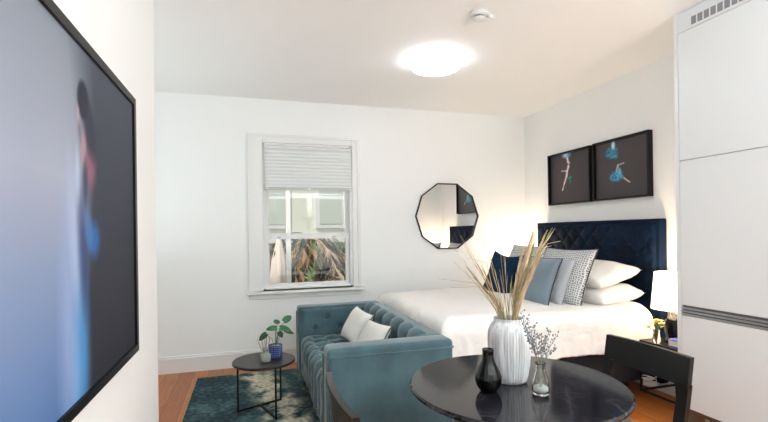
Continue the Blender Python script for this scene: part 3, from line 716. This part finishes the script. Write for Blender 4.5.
# ---------------------------------------------------------------- bedside tables, lamps and things on them
def nightstand(loc, label):
    t = thing('bedside_table', loc, label, 'bedside table', 'black metal bedside tables')
    D, W2 = .385, .36
    obj('tabletop', B(0, D, -W2/2, W2/2, .39, .41, bev=.003), M['chair'], t)
    for y in (-W2/2+.008, W2/2-.008):
        bm = NB(); box(bm, .0, .014, y-.007, y+.007, 0, .39); box(bm, D-.014, D, y-.007, y+.007, 0, .39); box(bm, .014, D-.014, y-.007, y+.007, 0, .014); obj('side_frame', bm, M['metal'], t)
    obj('rail', B(0, .014, -W2/2+.015, W2/2-.015, 0, .014), M['metal'], t); obj('rail', B(D-.014, D, -W2/2+.015, W2/2-.015, 0, .014), M['metal'], t)
    return t
nightstand((3.0, 2.70, .10), 'black metal bedside table between the bed and the white cabinets')
nightstand((3.0, 4.80, .10), 'black metal bedside table on the far side of the bed')
def lamp(loc, label, zoff):
    t = thing('bedside_lamp', loc, label, 'lamp', 'white shaded bedside lamps')
    bm = NB(); lathe(bm, [(.055, 0), (.06, .01), (.045, .03), (.06, .09), (.065, .14), (.045, .2), (.014, .225), (.012, .30)], 32); obj('base', bm, M['vblack'], t, True)
    bm = NB(); n = 40
    for r0, r1, fl in ((.150, .125, 0), (.147, .122, 1)):
        lo = [bm.verts.new((r0*math.cos(2*PI*k/n), r0*math.sin(2*PI*k/n), .26)) for k in range(n)]; hi = [bm.verts.new((r1*math.cos(2*PI*k/n), r1*math.sin(2*PI*k/n), .545)) for k in range(n)]
        for k in range(n): bm.faces.new((lo[k], lo[(k+1) % n], hi[(k+1) % n], hi[k]))
    obj('lamp_shade', bm, M['shade'], t, True)
    bm = NB(); ball(bm, Vector((0, 0, .34)), .028, 12, 8); obj('bulb', bm, M['bulb'], t, True)
    l = bpy.data.lights.new('bedside_lamp_light', 'POINT'); l.energy = 8; l.color = (1, .80, .60); l.shadow_soft_size = .04
    o = bpy.data.objects.new('lamp_light', l); COL.objects.link(o); o.parent = t; o.location = (0, 0, .53)
    l2 = l.copy(); l2.energy = 6; o = bpy.data.objects.new('lamp_light', l2); COL.objects.link(o); o.parent = t; o.location = (0, 0, .385)
    return t
lamp((3.17, 2.72, .511), 'glowing white shaded lamp on the bedside table by the cabinets', 0)
lamp((3.14, 4.78, .511), 'glowing white shaded lamp in the far corner behind the dried grass', 0)
t = thing('flower_posy', (3.03, 2.745, .511), 'yellow-green flowers in a small glass jar on the bedside table', 'flowers')
bm = NB(); lathe(bm, [(.026, 0), (.03, .03), (.022, .08), (.026, .1)], 24, cap1=False); obj('jar', bm, M['glass'], t, True)
random.seed(9); bm = NB(); b2 = NB()
for i in range(22):
    a = random.random()*2*PI; q = random.random()**.6*.085; p = Vector((math.cos(a)*q, math.sin(a)*q, .175-q*.6+random.uniform(-.015, .02)))
    tube(bm, [(0, 0, .02), (p.x*.3, p.y*.3, .1), p], .0016, 5)
    for k in range(8):
        an = 2*PI*k/8; d = Vector((math.cos(an), math.sin(an), .45)).normalized()*.022; s = d.cross(Vector((0, 0, 1))).normalized()*.007
        b2.faces.new([b2.verts.new(v) for v in (p, p+d*.6+s, p+d, p+d*.6-s)])
    ball(b2, p, .007, 8, 5)
obj('stems', bm, M['stem'], t, True); obj('blossoms', b2, M['yellow'], t)
t = thing('bedside_book', (3.10, 2.60, .511), 'white book with violet-blue cover on the bedside table', 'book')
obj('pages', B(-.06, .06, -.035, .05, .004, .045), M['white'], t); obj('cover', B(-.064, .064, -.04, .053, .045, .052, bev=.001), M['blue'], t); obj('back_cover', B(-.064, .064, -.04, .053, 0, .004), M['blue'], t)
t = thing('power_cord', (2.98, 2.94, .13), 'tangle of white power cord under the bedside table by the bed', 'cord')
random.seed(3); bm = NB(); pts = []
for i in range(90):
    a = i*.42; q = .05+.03*math.sin(i*.31); pts.append((math.cos(a)*q*.9+.02*math.sin(i*.13)+.1, math.sin(a)*q*.9-.07, .006+.0009*i+.004*math.sin(i*.9)))
pts += [(.25, -.13, .12), (.395, -.14, .22), (.405, -.145, .27)]
tube(bm, pts, .0032, 6); obj('cable', bm, M['white'], t, True)
bm = NB(); box(bm, .392, .419, -.17, -.12, .26, .31, bev=.004); obj('plug', bm, M['white'], t)

# ---------------------------------------------------------------- side table with its things
t = thing('side_table', (.105, 3.66, 0), 'small round black side table on the rug beside the sofa', 'side table')
bm = NB(); lathe(bm, [(.232, .392), (.24, .396), (.24, .41), (.236, .414)], 64); obj('tabletop', bm, mat('black_wood_top', (38, 34, 38), .4, var=.2, nscale=14, stretch=(1, 5, 1)), t)
lg = [Vector((-.20, .035, 0)), Vector((.075, -.20, 0)), Vector((.135, .185, 0))]
fm = NB(); cr = (lg[0]+lg[2])/2
for p in lg: bar(fm, p+Vector((0, 0, .013)), p+Vector((0, 0, .393)), .013, .013)
for p in lg:
    pass
obj('leg', B(lg[0].x-.007, lg[0].x+.007, lg[0].y-.007, lg[0].y+.007, .014, .393), M['metal'], t)
obj('leg', B(lg[1].x-.007, lg[1].x+.007, lg[1].y-.007, lg[1].y+.007, .014, .393), M['metal'], t)
obj('leg', B(lg[2].x-.007, lg[2].x+.007, lg[2].y-.007, lg[2].y+.007, .014, .393), M['metal'], t)
fm.free(); fm = NB()
z_ = Vector((0, 0, .021)); bar(fm, lg[0]+z_, lg[2]+z_, .013); bar(fm, lg[1]+z_, cr+z_, .013)
obj('foot_frame', fm, M['metal'], t)
t = thing('reed_diffuser', (.115, 3.60, .4145), 'grey glass reed diffuser on the small round table', 'diffuser')
bm = NB(); lathe(bm, [(.036, 0), (.040, .004), (.040, .055), (.034, .062), (.022, .066), (.021, .088), (.025, .090), (.025, .104)], 28); obj('bottle', bm, M['glassy'], t, True)
for dx, dy in ((-.06, .0), (-.03, .02), (-.005, -.03), (.035, .03), (.01, .04)):
    bm = NB(); tube(bm, [(dx*.1, dy*.1, .02), (dx, dy, .175)], .0022, 6); obj('reed', bm, M['reed'], t)
def pot_mat():
    m = mat('blue_lattice_ceramic', (34, 42, 96), .25); nt = m.node_tree; b = nt.nodes['Principled BSDF']
    tc = nt.nodes.new('ShaderNodeTexCoord'); v = nt.nodes.new('ShaderNodeTexVoronoi'); v.feature = 'DISTANCE_TO_EDGE'; v.inputs['Scale'].default_value = 62; v.inputs['Randomness'].default_value = 0
    nt.links.new(tc.outputs['Object'], v.inputs['Vector']); rp = nt.nodes.new('ShaderNodeValToRGB'); nt.links.new(v.outputs['Distance'], rp.inputs[0])
    rp.color_ramp.elements[0].position = .09; rp.color_ramp.elements[0].color = (*L((106, 122, 178)), 1); rp.color_ramp.elements[1].position = .15; rp.color_ramp.elements[1].color = (*L((26, 32, 78)), 1)
    nt.links.new(rp.outputs[0], b.inputs['Base Color']); return m
t = thing('potted_plant', (.195, 3.70, .4145), 'small leafy plant in blue lattice pot on the small round table', 'potted plant')
bm = NB(); lathe(bm, [(.044, 0), (.05, .006), (.053, .09), (.053, .1), (.047, .1), (.046, .085)], 40, cap1=True); obj('pot', bm, pot_mat(), t, True)
bm = NB(); lathe(bm, [(.046, .084), (.03, .092), (.01, .094)], 20, rf=lambda k, n, z: 1+.05*math.sin(k*2.3)); obj('soil', bm, M['soil'], t)
def leaf(bm, tip0, d, wl, ll, nrm):
    d = Vector(d).normalized(); nrm = Vector(nrm); s = d.cross(nrm).normalized(); nrm = s.cross(d)
    def fn(a, b):
        v = b*2-1; wv = math.sin(PI*min(1, a*.93+.07))**.55*(1-.25*a); 
        return Vector(tip0)+d*ll*(a-.12+.10*abs(v)*(1-a)*-1)+s*v*wl/2*wv+nrm*(.10*wl*(v*v)-.18*ll*a*a)
    slab(bm, 10, 8, fn, lambda a, b: fn(a, b)-nrm*.0012)
for (ex, ey, ez, d, nrm, wl, ll, mt) in ((-.075, -.02, .19, (-.7, -.2, -.5), (-.5, -.8, .5), .062, .075, 'leafd'), (.0, -.02, .235, (-.9, -.3, .05), (-.1, -.7, .8), .06, .085, 'leaf'), (.075, .0, .285, (.4, .1, .25), (.2, -.85, .6), .065, .075, 'leaf'),
                                     (.045, -.03, .235, (.8, -.1, -.2), (.0, -.75, .7), .06, .09, 'leaf'), (.085, .0, .20, (.9, -.1, -.25), (.1, -.6, .8), .045, .075, 'leafd'), (.02, .05, .26, (-.2, .6, .3), (.1, -.7, .8), .055, .07, 'leaf'), (.03, -.035, .20, (.2, -.6, -.3), (0, -.6, .8), .05, .065, 'leafd')):
    bm = NB(); tube(bm, [(ex*.1, ey*.1, .085), (ex*.35, ey*.4, .085+(ez-.085)*.6), (ex, ey, ez)], .0022, 6); st = obj('stem', bm, M['stem'], t, True)
    bm = NB(); leaf(bm, (ex, ey, ez), d, wl, ll, nrm); obj('leaf', bm, M[mt], st, True)

# ---------------------------------------------------------------- dining table and chairs
TX, TY, TR = 1.085, 1.685, .450
t = thing('round_dining_table', (TX, TY, 0), 'round black polished stone dining table with veins', 'table')
bm = NB(); lathe(bm, [(TR-.03, .722), (TR-.006, .728), (TR, .735), (TR, .743), (TR-.006, .75)], 120); obj('tabletop', bm, M['stone'], t)
bm = NB(); lathe(bm, [(.26, 0), (.26, .012), (.24, .02), (.05, .03), (.04, .06), (.04, .68), (.12, .70), (.12, .722)], 48); obj('pedestal', bm, M['metal'], t)
def chair(loc, rz, label):
    t = thing('dining_chair', loc, label, 'chair', 'black wooden dining chairs', rz)
    hw = .255
    def rail(a, b):   # a across, b up
        return a, b
    def rx(z): return -.195-.055*(z-.44)/.36          # raked back
    bow = lambda y: -.02*(1-(y/hw)**2)
    bm = NB(); n = 16; prev = None
    for i in range(n+1):
        y = -hw+2*hw*i/n; q = []
        for z, th in ((.66, .0), (.80, 0)):
            q += [bm.verts.new((rx(z)+bow(y)-.012, y, z)), bm.verts.new((rx(z)+bow(y)+.012, y, z))]
        if prev:
            for k0, k1 in ((0, 1), (1, 3), (3, 2), (2, 0)): bm.faces.new((prev[k0], prev[k1], q[k1], q[k0]))
        else: bm.faces.new((q[0], q[1], q[3], q[2]))
        prev = q
    bm.faces.new((prev[0], prev[2], prev[3], prev[1]))
    bmesh.ops.bevel(bm, geom=[e for e in bm.edges if e.calc_face_angle(0) > 1], offset=.004, segments=2, affect='EDGES')
    obj('backrest_rail', bm, M['chair'], t)
    for sg in (-1, 1):
        bm = NB(); y = sg*(hw-.034)
        pts = [(rx(.80)+.09, .0), (rx(.44)+.0, .44), (rx(.668), .668)]
        P0 = [(-.25, y, 0, .034), (-.20, y, .25, .045), (-.193, y, .44, .055), (rx(.60)+bow(y), y, .60, .055), (rx(.672)+bow(y), y, .672, .068)]
        pr = None
        for x, yy, z, wd in P0:
            q = [bm.verts.new((x+i, sg*(hw-(wd/2) if j > 0 else hw-wd/2)+j*sg*0+jj*wd/2, z)) for i, jj, j in ((-.013, -1, 0), (.013, -1, 0), (.013, 1, 0), (-.013, 1, 0))]
            if pr:
                for k in range(4): bm.faces.new((pr[k], pr[(k+1) % 4], q[(k+1) % 4], q[k]))
            else: bm.faces.new(q[::-1])
            pr = q
        bm.faces.new(pr)
        bmesh.ops.bevel(bm, geom=[e for e in bm.edges if e.calc_face_angle(0) > 1], offset=.004, segments=2, affect='EDGES')
        obj('back_post', bm, M['chair'], t)
        bm = NB(); bar(bm, (.19, sg*.20, .43), (.215, sg*.215, 0), .034); obj('leg', bm, M['chair'], t)
        bm = NB(); bar(bm, (-.19, sg*.215, .405), (.19, sg*.205, .405), .02, .05); obj('side_rail', bm, M['chair'], t)
    obj('seat', B(-.105, .225, -.22, .22, .43, .455, bev=.01, seg=3), M['chair'], t, True)
    return t
chair((.575, 1.68, 0), 0, 'black wooden dining chair at the left of the round table, by the sofa arm')
chair((1.71, 1.84, 0), PI, 'black wooden dining chair at the right of the round table, by the white cabinets')

# vases
TZ = .7505
t = thing('ribbed_vase', (1.077, 1.715, TZ), 'tall white ribbed ceramic vase in the middle of the table', 'vase')
def rib(k, n, z): return 1+.010*math.cos(2*PI*k/n*46)*(1 if z < .255 else 0)+.006*nz(k*.4, z*14)
prof = [(.062, 0), (.070, .006), (.077, .03), (.085, .08), (.090, .14), (.091, .19), (.089, .225), (.080, .252), (.068, .268), (.064, .276), (.065, .284), (.067, .288), (.062, .288), (.058, .27), (.066, .23)]
M['rib'] = mat('white_ribbed_ceramic', (222, 222, 222), .55, col2=(176, 176, 180), nscale=9, stretch=(6, 6, .5), bump=.3, bscale=30)
bm = NB(); lathe(bm, [(a, b*.945) for a, b in prof], 276, rf=rib, cap1=False); obj('body', bm, M['rib'], t, True)
t2 = thing('bottle_vase', (.925, 1.63, TZ), 'small glossy black gourd-shaped vase on the table', 'vase')
bm = NB(); lathe(bm, [(.026, 0), (.034, .004), (.046, .022), (.053, .045), (.053, .06), (.046, .082), (.034, .105), (.025, .125), (.0225, .14), (.0225, .16), (.0245, .169), (.0225, .171), (.018, .169), (.017, .13)], 72, cap1=False, rf=lambda k, n, z: 1+(.015*math.cos(2*PI*k/n*18) if z < .12 else 0)); obj('body', bm, M['vblack'], t2, True)
t3 = thing('glass_bud_vase', (1.10, 1.53, TZ), 'small clear glass bottle on the table holding lavender', 'vase')
bm = NB(); lathe(bm, [(.026, 0), (.032, .003), (.034, .02), (.032, .055), (.024, .08), (.0185, .095), (.0185, .118), (.022, .126), (.020, .126), (.0165, .118), (.0165, .094), (.022, .078), (.029, .052), (.031, .02), (.028, .010), (.005, .008)], 40); obj('glass', bm, M['glass'], t3, True)
bm = NB(); lathe(bm, [(.0275, .0105), (.0300, .02), (.0292, .03)], 32); obj('water', bm, mat('pale_water', (222, 226, 222), .05, trans=.4), t3, True)
# dried grass
t = thing('dried_grass', (1.077, 1.715, TZ), 'tall bunch of dried tan grass stems standing in the white vase', 'dried grass')
random.seed(12)
RV = Vector((math.cos(YAW), -math.sin(YAW), 0)); FV = Vector((math.sin(YAW), math.cos(YAW), 0))
# (lateral tip offset, height above the table, depth offset, width, colour)
stalks = []
for lat, h_, dep, wd, ci in ((-.255, .60, .0, .0035, 1), (-.235, .52, .02, .004, 0), (-.20, .63, .03, .004, 0), (-.19, .50, -.04, .006, 2), (-.17, .56, .05, .006, 1), (-.155, .46, 0, .007, 0), (-.14, .52, .02, .006, 2), (-.125, .42, -.03, .007, 3), (-.12, .66, .02, .003, 1), (-.105, .48, .04, .006, 0), (-.10, .60, -.02, .004, 0),
                             (-.045, .70, .02, .0026, 2), (-.03, .48, .03, .004, 2), (.0, .42, -.03, .005, 3), (-.01, .54, .03, .003, 1),
                             (.075, .50, -.03, .007, 3), (.085, .60, .04, .008, 1), (.10, .64, -.02, .009, 2), (.115, .60, .02, .009, 0), (.125, .66, .0, .009, 1), (.14, .62, .04, .009, 3), (.165, .65, -.02, .008, 0), (.185, .63, .02, .009, 1), (.195, .66, .0, .006, 3), (.10, .50, .04, .007, 0), (.13, .54, -.04, .008, 2)):
    bm = NB(); tip = RV*lat+FV*dep; n = 12; pts = []; rd = []
    b0 = Vector((random.uniform(-.03, .03), random.uniform(-.03, .03), .02)); mo = tip*.20; 
    if mo.length > .045: mo = mo.normalized()*.045
    for i in range(n+1):
        q = i/n
        z = .02+(h_-.02)*q; zn = .288; 
        if z < zn: xy = b0.lerp(Vector((mo.x, mo.y, 0)), z/zn)
        else:
            s = (z-zn)/(h_-zn); xy = mo+(tip-mo)*(s*(.72+.28*s))
        pts.append((xy.x, xy.y, z)); rd.append(wd*.42*(1-.55*q))
    tube(bm, pts, rd, 5)
    # feathery blades around the upper part
    if wd > .0075:
        q0 = 6; sd0 = (Vector(pts[-1])-Vector(pts[0])).cross(FV).normalized(); bw = .0065+random.random()*.004; lf = []
        for j in range(q0, n+1):
            ww = bw*math.sin(PI*min(1, (j-q0+.4)/(n-q0+.4)))**.7; c_ = Vector(pts[j]); lf.append((bm.verts.new(c_-sd0*ww), bm.verts.new(c_-FV*.004), bm.verts.new(c_+sd0*ww)))
        for j in range(len(lf)-1):
            bm.faces.new((lf[j][0], lf[j][1], lf[j+1][1], lf[j+1][0])); bm.faces.new((lf[j][1], lf[j][2], lf[j+1][2], lf[j+1][1]))
    k = 9 if wd > .0045 else 4
    for i in range(k):
        s = .45+.5*i/k; z = s*h_; j = min(n-1, int(s*n)); p = Vector(pts[j]).lerp(Vector(pts[j+1]), s*n-j)
        d = (Vector(pts[j+1])-Vector(pts[j])).normalized(); a = random.random()*2*PI
        sd = d.orthogonal(); sd.rotate(Matrix.Rotation(a, 3, d)); e = p+d*random.uniform(.05, .11)+sd*random.uniform(.003, .003+wd*1.6); nn = d.cross(sd).normalized()*wd*.42
        m_ = p.lerp(e, .5)
        bm.faces.new([bm.verts.new(v) for v in (p-nn*.3, m_-nn, e, m_+nn, p+nn*.3)])
    obj('stalk', bm, M['straw'][ci], t)
for lat, h0, h1, cu in ((-.30, .40, .44, 0), (-.24, .385, .40, 1), (-.17, .49, .53, 0)):   # loose arching wisps
    bm = NB(); e = RV*lat+FV*.05; m0 = e.normalized()*.045
    tube(bm, [Vector((0, 0, .1)), m0+Vector((0, 0, .29)), m0+(e-m0)*.35+Vector((0, 0, h0+.02)), e+Vector((0, 0, h1))], [.0018, .0018, .0014, .0007], 5); obj('wisp', bm, M['straw'][1], t)
for lat, h in ((.24, .60), (.20, .58)):
    bm = NB(); e = RV*lat+FV*.03; m0 = e.normalized()*.045
    tube(bm, [Vector((0, 0, .1)), m0+Vector((0, 0, .29)), m0+(e-m0)*.4+Vector((0, 0, h-.09)), m0+(e-m0)*.7+Vector((0, 0, h-.01)), e+Vector((0, 0, h))], [.0018, .0018, .0014, .001, .0006], 5); obj('wisp', bm, M['straw'][1], t)
# lavender
t = thing('dried_lavender', (1.10, 1.53, TZ), 'grey-lilac lavender sprigs standing in the small glass bottle', 'dried flowers')
random.seed(5)
for i, (lat, h_, dep) in enumerate(((-.075, .325, 0), (-.045, .30, .03), (-.055, .26, -.02), (-.02, .27, .02), (.0, .24, -.02), (.03, .22, .03), (.07, .235, 0), (.055, .19, -.03), (-.035, .22, .04), (.02, .18, .02), (-.065, .29, .03), (.045, .25, .02))):
    tip = RV*lat+FV*dep+Vector((0, 0, h_)); bm = NB(); m0 = Vector((tip.x*.12, tip.y*.12, .12))
    if Vector((m0.x, m0.y, 0)).length > .012: v = Vector((m0.x, m0.y, 0)).normalized()*.012; m0 = Vector((v.x, v.y, .12))
    pts = [Vector((-m0.x, -m0.y, .012)), m0, m0.lerp(tip, .5)+Vector((0, 0, .01)), tip]
    tube(bm, pts, .0011, 5); st = obj('stem', bm, M['lavs'], t)
    bm = NB()
    for k in range(16):
        s = .25+.75*k/15; p = m0.lerp(tip, s)+Vector((0, 0, .01*(1-abs(2*s-1)))); a = random.random()*2*PI
        o_ = Vector((math.cos(a), math.sin(a), .5))*.007
        if k % 3 == 0: tube(bm, [p, p+o_*2.2], .0008, 4); p = p+o_*1.3
        ball(bm, p+o_, random.uniform(.0022, .0040), 6, 4, (1, 1, 1.3))
    obj('flower_head', bm, M['lav'], st)
